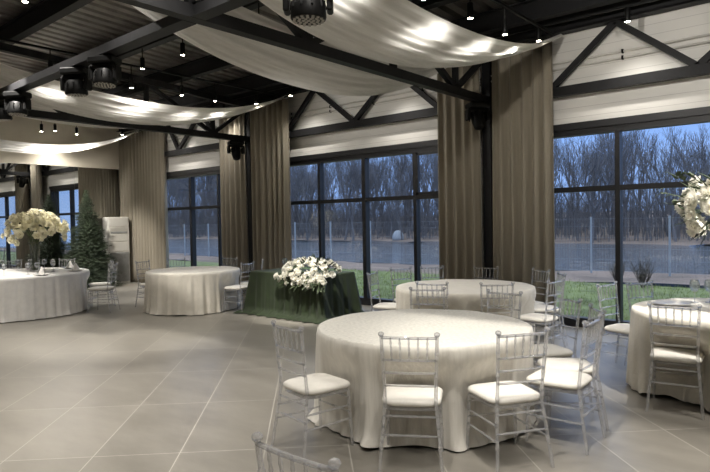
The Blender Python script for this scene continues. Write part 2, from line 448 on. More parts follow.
# ------------------------------------------------------------------ ceiling drapes
def drape(yend, near, far, znear, zfar, xc, label, seed, x0=1.6, x1=8.72, zend=4.36, z0=None):
    rnd = random.Random(seed); b = MB(); nx, ny = 64, 72
    ph = [rnd.uniform(0, 6.28) for _ in range(8)]
    rows = []
    for i in range(nx + 1):
        X = x0 + (x1 - x0)*i/nx
        t = (X - xc)/((x1 - xc) if X > xc else (xc - x0)); s = 1 - abs(t)**2.1
        row = []
        wdt = min(1, (1 - abs(t)**3))
        zz0 = zend if X > xc else (z0 or zend)
        for j in range(ny + 1):
            v = j/ny
            Y = yend + (near + (far - near)*v - yend)*wdt
            zm = znear + (zfar - znear)*v - .06*math.sin(PI*v)
            z = zz0*(1 - s) + zm*s
            fold = .045*abs(math.sin(v*11 + ph[0] + .5*math.sin(X*.6 + ph[1]))) + .022*abs(math.sin(v*23 + ph[2] + .7*math.sin(X*.5 + ph[4]))) + .010*math.sin(v*60 + ph[5]) - .035
            z += fold*(.45 + .55*s) + (rnd.uniform(-.0, .0))
            row.append((X - 5.3, Y - yend + .5*fold, z))
        rows.append(row)
    w = ny + 1; N = w*(nx + 1)
    vs = [p for r in rows for p in r]
    fs = [(i*w + j, i*w + j + 1, (i+1)*w + j + 1, (i+1)*w + j) for i in range(nx) for j in range(ny)]
    b.add(vs, fs); o = b.build('ceiling_drape', M['swag'], smooth=True); o.location = (5.3, yend, 0)
    tag(o, label, 'drape', 'white swags under the roof')
drape(3.35, 3.16, 4.22, 3.63, 3.50, 5.2, 'white ceiling swag nearest the camera, lit by the row of spotlights', 1)
drape(5.05, 4.72, 5.38, 3.76, 3.32, 5.4, 'white ceiling swag just behind the nearer roof truss', 2)
drape(9.30, 9.02, 9.98, 3.68, 3.50, 5.4, 'white ceiling swag just in front of the farther roof truss', 3)
drape(11.2, 10.76, 11.5, 3.86, 3.60, 5.3, 'white ceiling swag just behind the farther roof truss', 4)
drape(15.1, 14.6, 15.4, 3.58, 3.46, 5.7, 'white ceiling swag closest to the beige bulkhead', 5)

# ------------------------------------------------------------------ light fixtures
WARM = (1.0, .955, .885)
def spot_fixture(x, y, z, stem, label, power, ang=70, aim=None, blend=.6, ghost=False):
    r = empty('track_spotlight', (x, y, z))
    b = MB(); b.lathe([(.034, 0), (.036, .004), (.036, .17), (.030, .18)], 14); smooth_sharp(b.build('spot_body', M['black'], r))
    b = MB(); b.tube([(0, 0, .18), (0, 0, .18 + stem)], .009, 6); b.build('spot_stem', M['black'], r)
    b = MB(); b.lathe([(.001, -.003), (.026, -.003), (.030, .0), (.03, .003), (.001, .003)], 14); b.build('spot_lens', M['lamp'], r)
    ld = bpy.data.lights.new('spot_lamp', 'SPOT'); ld.energy = power; ld.color = WARM; ld.spot_size = R(ang); ld.spot_blend = blend; ld.shadow_soft_size = .03
    lo = bpy.data.objects.new('spot_lamp', ld); C.objects.link(lo); lo.parent = r; lo.location = (0, 0, -.02)
    d = Vector(aim) - Vector((x, y, z)) if aim else Vector((0, 0, -1))
    lo.rotation_euler = d.to_track_quat('-Z', 'Y').to_euler()
    tag(r, label, 'spotlight', 'black track spotlights')
def track(name, a, c, label):
    o = MB(); m = (Vector(a) + Vector(c))/2
    o.bar(Vector(a) - m, Vector(c) - m, .036, .03); q = o.build(name, M['black']); q.location = m; tag(q, label, 'light track', 'black light tracks'); return q
P_DR = 21; P_FL = 130; CONE = 125
zt = 4.36
track('light_track', (0.5, 3.45, zt), (8.6, 3.45, zt), 'black light track over the nearest white swag')
track('light_track', (0.5, 9.4, zt), (8.6, 9.4, zt), 'black light track over the swag before the farther truss')
track('light_track', (0.5, 15.15, zt), (8.6, 15.15, zt), 'black light track over the swag by the bulkhead')
pos_w = ['closest to the window wall', 'second from the window wall', 'third from the window wall', 'fourth from the window wall', 'fifth from the window wall', 'sixth from the window wall']
for k, (x, z) in enumerate(((8.1, 4.15), (7.05, 4.0), (6.17, 3.99), (5.2, 3.95), (3.9, 4.0), (2.6, 4.0))):
    spot_fixture(x, 3.45, z, zt - z - .18, 'black spotlight over the nearest swag, ' + pos_w[k], P_DR, 105, None, .9)
for k, (x, z) in enumerate(((7.95, 4.09), (6.93, 4.0), (6.2, 4.0), (5.22, 3.98), (3.9, 4.0), (2.6, 4.05))):
    spot_fixture(x, 9.4, z, zt - z - .18, 'black spotlight over the swag before the farther truss, ' + pos_w[k], P_DR, 105, None, .9)
for k, (x, z) in enumerate(((8.1, 4.1), (6.88, 3.98), (6.03, 3.97))):
    spot_fixture(x, 15.15, z, zt - z - .18, 'black spotlight before the beige bulkhead, ' + pos_w[k], 170, 165, None, 1.0)
spot_fixture(6.79, 16.2, 4.18, .14, 'black fill spotlight added under a purlin close to the bulkhead', 170, 120, (7.1, 15.9, 0), 1.0)  # added lamp, lights the mirrored side of the fir and corner curtain
# tracks along the hall, lighting the floor and the tables
zl = 4.55
track('light_track', (5.15, -3.5, zl), (5.15, 14, zl), 'black light track running along the hall under the middle purlin')
track('light_track', (2.73, -3.5, zl + .1), (2.73, 14, zl + .1), 'black light track running along the hall farthest from the windows')
track('light_track', (8.27, -1.0, 4.40), (8.27, 14, 4.40), 'black light track running along the window wall')
seq = [(7.76, 4.2), (8.91, 4.2), (6.4, 4.2), (1.9, 4.2), (2.75, 4.2), (.4, 4.2), (-1.2, 4.2), (12.6, 4.2)]
aims = [(6.6, 9.0), (6.65, 9.78), (7.0, 6.6), (4.17, 2.79), (4.17, 2.79), (6.3, 1.0), (5, -.5), (4.4, 12.4)]
near_w = ['over the gap before the green table', 'over the far white table', 'over the empty floor by the middle table', 'over the nearest table', 'just beyond the nearest table centre', 'near the rose centrepiece', 'behind the camera', 'over the laid far table']
for k, ((y, z), a) in enumerate(zip(seq, aims)):
    spot_fixture(5.15, y, z, zl - z - .18, 'black spotlight on the middle track ' + near_w[k], P_FL*(.45 if 1 < y < 3 else 1), CONE, None, 1.0)
extra = 1
seq2 = [(7.19, 4.2), (8.2, 4.2), (5.8, 4.2), (4.0, 4.2), (2.4, 4.2), (.6, 4.2), (-1.5, 4.2), (10.2, 4.2), (12.4, 4.2)]
aims2 = [(2.9, 7.6), (3.6, 8.8), (3.6, 6.2), (4.0, 3.2), (4.17, 2.6), (4.6, .8), (3, -.5), (4.6, 10.8), (4.3, 12.5)]
near2 = ['over the empty tiles', 'over the tiles before the far tables', 'over the floor left of the nearest table', 'level with the nearest table', 'just short of the nearest table', 'above the camera side', 'behind the viewpoint', 'before the laid far table', 'above the laid far table']
for k, ((y, z), a) in enumerate(zip(seq2, aims2)):
    spot_fixture(2.73, y, z, zl + .1 - z - .18, 'black spotlight on the inner track ' + near2[k], P_FL, CONE, None, 1.0)
track('light_track', (.4, -3.5, zl + .2), (.4, 14, zl + .2), 'black light track added on the camera side for fill spotlights')  # added row of unseen lamps for ambient fill in the hall
for k, y in enumerate((-2.5, -.5, 1.5, 4, 6.5, 9, 11.5, 13.6)):
    spot_fixture(.4, y, 4.25, zl + .2 - 4.25 - .18, 'black fill spotlight added on the camera side track, ' + ('first', 'second', 'third', 'fourth', 'fifth', 'sixth', 'seventh', 'eighth')[k] + ' counting toward the mirror', P_FL, CONE, None, 1.0)
for x, y, a, p, c, nm in ((2.73, 1.5, (4.7, 1.75), 330, 50, 'aimed at the side-on chair'), (5.15, 6.0, (7.0, 7.1, .8), 950, 30, 'added to brighten the rose arrangement on the green cloth'), (5.15, .8, (8.9, 1.2, 3.4), 130, 75, 'added to wash the upper wall beside the rose centrepiece'), (5.15, 2.3, (8.9, 3.0, 3.3), 130, 75, 'added to wash the upper wall above the nearest window'), (5.15, 7.2, (8.9, 6.6, 3.4), 130, 75, 'added to wash the upper wall above the sash pane'), (5.15, 12.9, (8.9, 13.2, 3.4), 130, 75, 'added to wash the upper wall above the small far window'),  # rose arrangement and upper wall lamps are added to brighten them
        (2.73, 11.9, (4.6, 12.6), 700, 50, 'aimed at the orchid centrepiece'), (5.15, 13.6, (7.7, 15.7, .6), 1100, 50, 'added to brighten the fir tree corner'),  # the fir lamp is added to lift that dark corner
        (.4, 5.2, (1.7, 4.9), 420, 56, 'making the warm pool on the open floor'), (2.73, 8.6, (4.6, 8.6), 480, 56, 'aimed short of the far white table'),
        (5.15, 6.7, (6.9, 4.1), 300, 34, 'aimed at the middle tablecloth'), (5.15, 12.0, (6.3, 13.6), 380, 60, 'aimed at the bare floor before the small far window'),
        (5.15, -.3, (6.3, .85, 1.7), 800, 44, 'aimed at the rose centrepiece')):
    spot_fixture(x, y, 4.2 if x > 1 else 4.25, {5.15: zl, 2.73: zl + .1, .4: zl + .2}[x] - (4.2 if x > 1 else 4.25) - .18, 'black spotlight ' + nm, p, c, (a[0], a[1], a[2] if len(a) > 2 else 0), .7)
for k, (y, z, a, nm) in enumerate(((2.31, 4.2, (8.7, 2.4), 'above the window nearest the camera'), (8.71, 4.2, (8.6, 8.7), 'above the window behind the green table'), (13.2, 4.15, (8.7, 13.2), 'above the small far window'), (.3, 4.15, (8.5, .3), 'above the window beside the rose centrepiece'), (6.3, 4.15, (8.5, 6.3), 'added above the sash pane to brighten the wall'), (10.9, 4.15, (8.5, 10.9), 'added above the small column to brighten the wall'))):
    spot_fixture(8.27, y, z, 4.40 - z - .18, 'black spotlight ' + nm, 62, 120, (8.6, a[1], 1.5), 1.0)  # sash pane and small column lamps are added wall fill

def moving_head(loc, rz, tilt, label, scale=1.0, kind='wash'):
    r = empty('hanging_moving_head', loc, rz); r.scale = (scale,)*3
    # origin at the top of the base (hung upside down)
    b = MB(); b.box(-.15, .15, -.11, .11, -.10, -.02, .018); b.build('base_housing', M['black'], r)
    b = MB()
    for sx in (-.08, .08): b.box(sx - .02, sx + .02, -.03, .03, -.02, .0)
    b.tube([(-.1, 0, .0), (.1, 0, .0)], .012, 6); b.build('clamp', M['black'], r)
    y = MB()
    y.box(-.165, .165, -.055, .055, -.145, -.105, .012)
    for sx in (-1, 1):
        y.box(sx*.150 - .022, sx*.150 + .022, -.06, .06, -.275, -.12, .012)
    y.build('yoke', M['black'], r)
    hd = MB()
    prof = [(.07, .08), (.10, .07), (.115, .03), (.122, -.02), (.125, -.075), (.118, -.088)] if kind == 'wash' else [(.05, .15), (.085, .13), (.10, .04), (.095, -.04), (.075, -.15), (.07, -.16)]
    hd.lathe(prof, 20)
    for k in range(10):
        a = k*2*PI/10; hd.bar((.113*math.cos(a), .113*math.sin(a), .04), (.122*math.cos(a), .122*math.sin(a), -.02), .012, .02)
    h = smooth_sharp(hd.build('lamp_head', M['black'], r)); h.location = (0, 0, -.235); h.rotation_euler = (tilt, 0, 0)
    ln = MB()
    if kind == 'wash':
        zz = -.090
        for rr, n in ((.0, 1), (.036, 6), (.068, 12), (.1, 16)):
            for k in range(n):
                a = 2*PI*k/n; ln.lathe([(.012, 0), (.010, -.008), (.002, -.011)], 6, (rr*math.cos(a), rr*math.sin(a), zz))
    else: ln.lathe([(.062, -.16), (.05, -.172), (.01, -.178)], 16)
    l = ln.build('lens', M['lens'] if kind == 'wash' else M['black'], h)
    tag(r, label, 'stage light', 'moving head lights')
zb = 3.512
moving_head((3.18, 3.14, zb), R(-50), R(0), 'black moving head light hanging largest, above the nearest swag', 1.08)
moving_head((3.18, 6.28, zb), R(-62), R(-4), 'nearer of the paired black moving head lights on the beam')
moving_head((3.18, 6.98, zb), R(-58), R(4), 'farther of the paired black moving head lights, with shiny top slots')
moving_head((3.18, 8.74, zb), R(-62), R(-3), 'black moving head light near the frame edge, nearer of two')
moving_head((3.18, 9.32, zb), R(-62), R(6), 'black moving head light cut by the frame edge')
moving_head((8.42, 4.60, 3.51), R(-38), R(-22), 'black moving head spot under the nearer truss, against the curtain', 1.1, 'spot')
moving_head((8.36, 10.62, 3.51), R(-20), R(-20), 'black moving head spot under the farther truss, against the curtain', 1.1, 'spot')

# ------------------------------------------------------------------ tables
def round_cloth(R0, h, nfold, seed, amp, flare, dents=(), pool=0.0, rag=.01):
    rnd = random.Random(seed); b = MB(); n = 288
    ph = [rnd.uniform(0, 6.28) for _ in range(8)]
    fr = [nfold, nfold*1.7 + 1, nfold*.45]; fr = [int(round(x)) for x in fr]
    def fold(a, t):
        return (math.sin(fr[0]*a + ph[0] + 1.1*math.sin(3*a + ph[1])) * .6 + math.sin(fr[1]*a + ph[2] + .8*math.sin(2*a + ph[6])) * .28 + math.sin(fr[2]*a + ph[3]) * .35)
    rings = []
    for rr in (.02, .3, .55, .75, .9, .985):
        rings.append([(R0*rr*math.cos(2*PI*k/n), R0*rr*math.sin(2*PI*k/n), h + .002*math.sin(9*k*2*PI/n + rr*20)) for k in range(n)])
    rings.append([((R0 + .008)*math.cos(2*PI*k/n), (R0 + .008)*math.sin(2*PI*k/n), h - .006) for k in range(n)])
    zs = [.03, .07, .14, .25, .40, .55, .70, .82, .91, .97, 1.0]
    for t in zs:
        ring = []
        for k in range(n):
            a = 2*PI*k/n
            f = fold(a, t)
            r = R0 + .014 + flare*t + amp*(t**.6)*f
            hem = rag*(math.sin(5*a + ph[4]) + .7*math.sin(13*a + ph[5]) + .5*f)
            z = (h - .02)*(1 - t) + (.014 + max(0, hem))*t
            if pool and t > .9:
                r += pool*((t - .9)/.1)**1.2*(.5 + .5*math.sin(7*a + ph[7]) + .35*f)
            for da, dr in dents:
                dd = (a - da + PI) % (2*PI) - PI
                w = math.exp(-(dd/.30)**4)
                s = min(1, max(0, (t - .12)/.2)) * (1 - max(0, (t - .72)/.28)*.25)
                r = r*(1 - w*s) + min(r, dr + .15*(r - R0))*w*s
            ring.append((r*math.cos(a), r*math.sin(a), z))
        rings.append(ring)
    b.loft(rings, cap=True)
    b.f.pop()   # open below
    return b
def table(name, x, y, R0, mat, tl, cl, nfold, seed, amp=.022, flare=.02, dents=(), pool=0.0, rag=.006, h=.765, tg=None):
    t = empty('round_table', (x, y, 0)); tag(t, tl, 'table', 'round banquet tables')
    b = MB(); b.lathe([(R0 - .03, h - .05), (R0 - .01, h - .045), (R0 - .01, h - .018), (R0 - .03, h - .013)], 64); b.build('tabletop', M['wood'], t)
    for k in range(4):
        a = k*PI/2 + .4; b = MB(); b.tube([(.38*R0*math.cos(a), .38*R0*math.sin(a), 0), (.30*R0*math.cos(a), .30*R0*math.sin(a), h - .045)], .02, 8); b.build('leg', M['black'], t)
    c = round_cloth(R0, h, nfold, seed, amp, flare, dents, pool, rag).build('tablecloth', mat, smooth=True)
    if mat is M['velvet']:
        c.data.materials.append(M['velvettop'])
        for p in c.data.polygons:
            if p.center.z > h - .008: p.material_index = 1
    c.location = (x, y, 0); tag(c, cl, 'tablecloth', 'round tablecloths'); return c

# chairs: (back-top midpoint, facing angle) -------------------------------------------------
T1 = (4.15, 2.81); T2 = (6.885, 3.99); T3 = (6.41, .83); T4 = (6.66, 9.85); T5 = (4.32, 12.45)
chairs = [
 # x, y of back top middle, facing deg, table, label
 (2.862, 3.099, -10, T1, 'clear chair alone on the open-floor side of the nearest table, turned sideways'),
 (3.085, 2.198, 31, T1, 'clear chair seen squarely from behind, pulled up to the nearest table'),
 (3.60, 1.66, 57, T1, 'clear chair seen from behind at the nearest table, next to the squarely seen one'),
 (4.31, 1.455, 92, T1, 'clear chair seen side-on at the nearest table, casting shadows on the bare tiles'),
 (4.84, 1.60, 124, T1, 'clear chair just behind the side-on chair at the nearest table'),
 (5.32, 2.02, 146, T1, 'clear chair at the nearest table, back legs toward the dark window sill'),
 (5.286, 3.513, -148, T1, 'clear chair facing us beyond the nearest table, backed by the middle tablecloth edge'),
 (5.451, 2.706, 178, T1, 'clear chair beyond the nearest table, overlapping another back under the curtain column'),
 (5.80, 3.79, 20, T2, 'clear chair tucked to the near side of the middle table, window end'),
 (6.11, 3.119, 40, T2, 'clear chair tucked to the near side of the middle table, toward the rose centrepiece'),
 (6.76, 2.70, 84, T2, 'clear chair at the middle table with the foremost seat of its three-chair cluster'),
 (7.65, 2.98, 125, T2, 'clear chair at the middle table, narrow against the bright pane edge'),
 (8.05, 3.43, 151, T2, 'clear chair at the middle table standing against the curtain edge'),
 (6.50, 5.24, -72, T2, 'clear chair at the middle table side toward the green table, seat showing'),
 (7.34, 5.36, -112, T2, 'clear chair behind the middle table, in front of the thick mullion'),
 (7.78, 5.08, -131, T2, 'clear chair behind the middle table, beside the curtain edge and pane'),
 (8.13, 4.33, -166, T2, 'clear chair behind the middle table, faint against the taupe curtain'),
 (5.373, 1.154, 8, T3, 'clear chair with ivory seat pulled up to the table with the rose centrepiece, nearest side'),
 (6.70, 2.10, -103, T3, 'clear chair by the window mullion, side of the table with the rose centrepiece'),
 (7.02, 1.85, -118, T3, 'clear chair behind the plate on the table with the rose centrepiece'),
 (6.30, 11.10, -74, T4, 'white-looking clear chair on the air conditioner side of the far white table'),
 (6.98, 8.60, 102, T4, 'clear chair between the far white table and the green table'),
 (7.84, 10.25, -160, T4, 'faint clear chair behind the far white table, against the curtain'),
 (7.10, 11.13, -109, T4, 'faint clear chair behind the far white table, in front of the glass'),
 (7.66, 8.98, 140, T4, 'faint clear chair behind the green table corner, against the curtain'),
 (5.56, 10.88, 128, T5, 'clear chair in full view at the end of the laid far table'),
 (5.98, 11.75, 160, T5, 'clear chair in front of the fir tree at the laid far table'),
 (5.85, 13.55, -145, T5, 'clear chair behind the laid far table, beside the flower vase'),
 (4.98, 14.30, -107, T5, 'clear chair behind the laid far table near the mirror, cut by the frame edge'),
 (1.30, 1.386, 0, None, 'clear chair closest to the camera, only its top rail and knobs showing'),
]
BACK = .235; FRONT = .205
def dents_for(T, R0):
    out = []
    for x, y, a, t, l in chairs:
        if t is not T: continue
        cx, cy = x + BACK*math.cos(R(a)), y + BACK*math.sin(R(a))
        fx, fy = cx + FRONT*math.cos(R(a)), cy + FRONT*math.sin(R(a))
        d = math.hypot(fx - T[0], fy - T[1])
        out.append((math.atan2(cy - T[1], cx - T[0]) % (2*PI), d - .06))
    return out
table('t1', *T1, .885, M['velvet'], 'round banquet table nearest the camera, hidden under ivory velvet', 'ivory velvet tablecloth on the nearest round table, hem crumpled on the floor', 34, 11, .020, .015, dents_for(T1, .895), .05, .012)
table('t2', *T2, .895, M['satin'], 'round banquet table in front of the column curtains, hidden under ivory cloth', 'ivory tablecloth on the middle round table before the column curtains', 34, 12, .020, .02, dents_for(T2, .895), .02, .006)
table('t3', *T3, .895, M['satin'], 'round banquet table under the rose centrepiece, hidden by its cloth', 'ivory tablecloth on the round table holding the rose centrepiece and plate', 30, 13, .022, .03, dents_for(T3, .895), .0, .02)
table('t4', *T4, .87, M['satin'], 'round banquet table near the small far window, hidden by its cloth', 'cream tablecloth on the bare round table near the small far window', 30, 14, .030, .03, dents_for(T4, .87), .02, .006)
table('t5', *T5, 1.36, M['whitecloth'], 'large round banquet table before the mirror, hidden by its cloth', 'white tablecloth on the large laid table before the mirror', 56, 15, .026, .03, dents_for(T5, 1.36), .02, .008)

# ------------------------------------------------------------------ chiavari chair
def make_chair():
    root = empty('chiavari_chair')
    def leg(pts, rad, name='leg'):
        b = MB(); P = []; Rr = []
        pts = [Vector(p) for p in pts]
        nseg = len(pts) - 1
        for i in range(nseg):
            a, c = pts[i], pts[i+1]; L = (c - a).length; k = max(2, int(L/.05))
            for j in range(k):
                t = j/k; P.append(a.lerp(c, t)); Rr.append(rad)
        P.append(pts[-1]); Rr.append(rad)
        # bamboo rings
        PP, RR = [], []
        acc = 0
        for i, p in enumerate(P):
            if i and i % 3 == 0 and i < len(P) - 1:
                d = (P[i+1] - P[i-1]).normalized()
                for o, s in ((-.009, 1), (-.004, 1.28), (.004, 1.28), (.009, 1)): PP.append(p + d*o); RR.append(rad*s)
            else: PP.append(p); RR.append(rad)
        b.tube(PP, RR, 8)
        return b
    for sx in (-1, 1):
        b = leg([(sx*.205, -.255, 0), (sx*.168, -.190, .44), (sx*.166, -.196, .52), (sx*.180, -.238, .905)], .0115)
        b.lathe([(.012, -.004), (.019, .004), (.021, .013), (.017, .022), (.008, .027)], 10, (sx*.180, -.239, .905))
        smooth_sharp(b.build('rear_leg', M['acrylic'], root), 60)
        b = leg([(sx*.195, .185, 0), (sx*.182, .165, .415)], .0115)
        smooth_sharp(b.build('front_leg', M['acrylic'], root), 60)
    def backpt(x, z):
        t = (z - .52)/(.905 - .52); return (x, -.196 - .042*t - .018*(1 - (x/.18)**2)*.6, z)
    def rail(z, r, name):
        t = (z - .52)/(.905 - .52); w = .166 + .014*t
        b = MB(); b.tube([backpt(w*u, z) for u in (-1, -.6, -.2, .2, .6, 1)], r, 8); b.build(name, M['acrylic'], root, smooth=True)
    rail(.893, .010, 'top_rail')
    for z in (.745, .660, .575): rail(z, .008, 'back_rail')
    for k in range(5):
        u = (k - 2)/3
        b = MB(); a = Vector(backpt(.170*u, .745)); c = Vector(backpt(.179*u, .893))
        PP, RR = [], []
        for j in range(13):
            t = j/12; PP.append(a.lerp(c, t)); RR.append(.0060*(1.45 if j in (3, 6, 9) else 1))
        b.tube(PP, RR, 7); b.build('spindle', M['acrylic'], root, smooth=True)
    # seat frame and cushion
    def outline(s, z, g=0):
        pts = []
        c = [(.205 + g, .205 + g), (-.205 - g, .205 + g), (-.190 - g, -.195 - g), (.190 + g, -.195 - g)]
        rc = .10
        n = 6
        for i in range(4):
            p = Vector((c[i][0], c[i][1], 0)); a = Vector((*c[i-1], 0)); d = Vector((*c[(i+1) % 4], 0))
            u = (a - p).normalized(); v = (d - p).normalized()
            for k in range(n + 1):
                t = k/n
                q = (p + u*rc)*(1-t)**2 + p*2*t*(1-t) + (p + v*rc)*t*t
                pts.append((q.x*s, q.y*s + .0, z))
        return pts
    b = MB(); b.loft([outline(.94, .402), outline(.97, .406), outline(.97, .424), outline(.94, .428)]); smooth_sharp(b.build('seat_frame', M['acrylic'], root), 50)
    b = MB(); b.loft([outline(.94, .429), outline(1.0, .435), outline(1.02, .447), outline(1.0, .461), outline(.93, .471), outline(.75, .478), outline(.4, .481), outline(.05, .482)])
    smooth_sharp(b.build('seat_cushion', M['cushion'], root), 70)
    def lp(front, sx, z):
        return Vector((sx*(.195 - .013*z/.44), .185 - .020*z/.44, z)) if front else Vector((sx*(.205 - .037*z/.44), -.255 + .065*z/.44, z))
    def st(a, c):
        b = MB(); P = [a.lerp(c, t/8) for t in range(9)]; b.tube(P, [.0065*(1.35 if j in (2, 4, 6) else 1) for j in range(9)], 7); b.build('stretcher', M['acrylic'], root, smooth=True)
    for sx in (-1, 1):
        for z in (.20, .30): st(lp(True, sx, z), lp(False, sx, z))
    for z in (.25,): st(lp(True, -1, z), lp(True, 1, z))
    for z in (.25,): st(lp(False, -1, z), lp(False, 1, z))
    st(lp(False, -1, .37), lp(False, 1, .37)); st(lp(True, -1, .36), lp(True, 1, .36))
    return root
proto = make_chair()
for i, (x, y, a, t, lab) in enumerate(chairs):
    o = proto if i == 0 else copy_tree(proto)
    f = R(a)
    o.location = (x + BACK*math.cos(f), y + BACK*math.sin(f), 0); o.rotation_euler = (0, 0, f - PI/2)
    tag(o, lab, 'chair', 'clear chiavari chairs')

# ------------------------------------------------------------------ flowers
def bloom_mesh(seed, r, mat_name, layers=3, pet=7):
    rnd = random.Random(seed); b = MB()
    for L in range(layers):
        rad = r*(1 - .27*L); lift = r*(.05 + .22*L); n = max(4, pet - L)
        for k in range(n):
            a = 2*PI*(k + .5*L + rnd.uniform(-.1, .1))/n
            half = 2*PI/n*.75
            curl = rnd.uniform(.85, 1.15)
            g = []
            for i in range(4):
                u = i/3
                for j in range(5):
                    v = (j/4 - .5)*2
                    wv = half*(math.sin(PI*(.18 + .62*u)))*.9
                    rr = rad*(.12 + .88*u)*(1 - .12*v*v*u)
                    zz = lift + rad*(.75*u*u*curl - .10*u) * (.55 + .35*L) - .10*rad*v*v*u
                    g.append((rr*math.cos(a + v*wv), rr*math.sin(a + v*wv), zz))
            fs = [(i*5 + j, i*5 + j + 1, (i+1)*5 + j + 1, (i+1)*5 + j) for i in range(3) for j in range(4)]
            b.add(g, fs)
    b.lathe([(r*.30, r*.1), (r*.34, r*.35), (r*.25, r*.62), (r*.05, r*.72)], 8)
    b.lathe([(r*.06, -r*.5), (r*.18, -r*.1), (r*.3, r*.12)], 6)
    return b
def leaf_mb(b, base, d, ln, w, droop, rnd):
    d = Vector(d).normalized(); side = d.cross(Vector((0, 0, 1)))
    side = side.normalized() if side.length > .01 else Vector((1, 0, 0))
    side = (side + Vector((rnd.uniform(-.4, .4), rnd.uniform(-.4, .4), rnd.uniform(-.4, .4)))).normalized()
    P = []
    for i in range(5):
        t = i/4; c = Vector(base) + d*ln*t + Vector((0, 0, -droop*t*t)); ww = w*math.sin(PI*(.08 + .86*t))
        nrm = side.cross(d)
        P += [c - side*ww, c + nrm*.12*w, c + side*ww]
    fs = []
    for i in range(4):
        for j in range(2): fs.append((i*3 + j, i*3 + j + 1, i*3 + j + 4, i*3 + j + 3))
    b.add(P, fs)
def orient(o, loc, d, rnd, s=1):
    o.location = loc; q = Vector(d).to_track_quat('Z', 'Y'); e = q.to_euler(); o.rotation_mode = 'XYZ'
    o.rotation_euler = (q @ Vector((0, 0, 1)).rotation_difference(Vector((0, 0, 1)))).to_euler(); o.scale = (s, s, s)

def bouquet(root, seed, pts, meshes, mat, name='bloom'):
    """pts: (location, outward direction, scale)"""
    rnd = random.Random(seed)
    for p, d, s in pts:
        o = bpy.data.objects.new(name, rnd.choice(meshes)); C.objects.link(o); o.parent = root; orient(o, p, d, rnd, s)
def mesh_of(mb, name, mat):
    o = mb.build(name, mat, smooth=True); me = o.data; bpy.data.objects.remove(o); return me
roses = [mesh_of(bloom_mesh(s, .055, 'petal', 4, 7), 'rose_bloom', M['petal']) for s in range(4)]
orchids = [mesh_of(bloom_mesh(10 + s, .085, 'orchid', 2, 6), 'orchid_bloom', M['orchid']) for s in range(4)]

# bouquet spilling over the green table front
def green_bouquet():
    rnd = random.Random(5); r = empty('flower_arrangement', (7.10, 7.02, .755))
    pts = []
    while len(pts) < 84:
        u = rnd.uniform(-1, 1); v = rnd.uniform(-1, 1)
        y = u*.60 ; prof = math.sqrt(max(0, 1 - u*u))
        a = rnd.uniform(-.5, 1.0)*PI*.62
        rad = (.06 + .21*prof)*rnd.uniform(.85, 1.05)
        x = -math.cos(a)*rad*1.05; z = math.sin(a)*rad*.85 + .02
        if z < -.01 and x > -.26: x = -.26 - rnd.uniform(0, .05)
        if z < -.27: continue
        p = Vector((x, y, z))
        if any((p - q[0]).length < .058 for q in pts): 
            v += 1
            if rnd.random() < .97: continue
        d = Vector((x - .02, u*.5, z + .02 + .12))
        pts.append((p, d, rnd.uniform(.85, 1.4)))
    bouquet(r, 1, pts, roses, M['petal'])
    b = MB()
    for k in range(190):
        u = rnd.uniform(-1, 1); a = rnd.uniform(-.5, 1)*PI*.6
        rad = .04 + .16*math.sqrt(max(0, 1 - u*u))
        p = Vector((-math.cos(a)*rad - .0, u*.58, max(math.sin(a)*rad, .0) + .03))
        if math.sin(a) < 0: p = Vector((-.24, u*.5, -.16*rnd.random()))
        leaf_mb(b, p, (p.x*1.2 - .02, u*.3 + rnd.uniform(-.1, .1), p.z + rnd.uniform(-.05, .1)), rnd.uniform(.09, .17), rnd.uniform(.014, .026), .03, rnd)
    b.build('foliage', M['leaf'], r)
    b = MB()
    for k in range(14):
        a = rnd.uniform(0, 6.28); b.tube([(-.02, .03*k - .2, .01), (-.1 + .05*math.cos(a), .05*k - .33, .09 + .03*math.sin(a))], .004, 5)
    b.box(-.1, .08, -.35, .35, 0, .05, .015); b.build('flower_tray', M['stem'], r)
    tag(r, 'long low arrangement of cream roses spilling over the green table front', 'flowers')
green_bouquet()

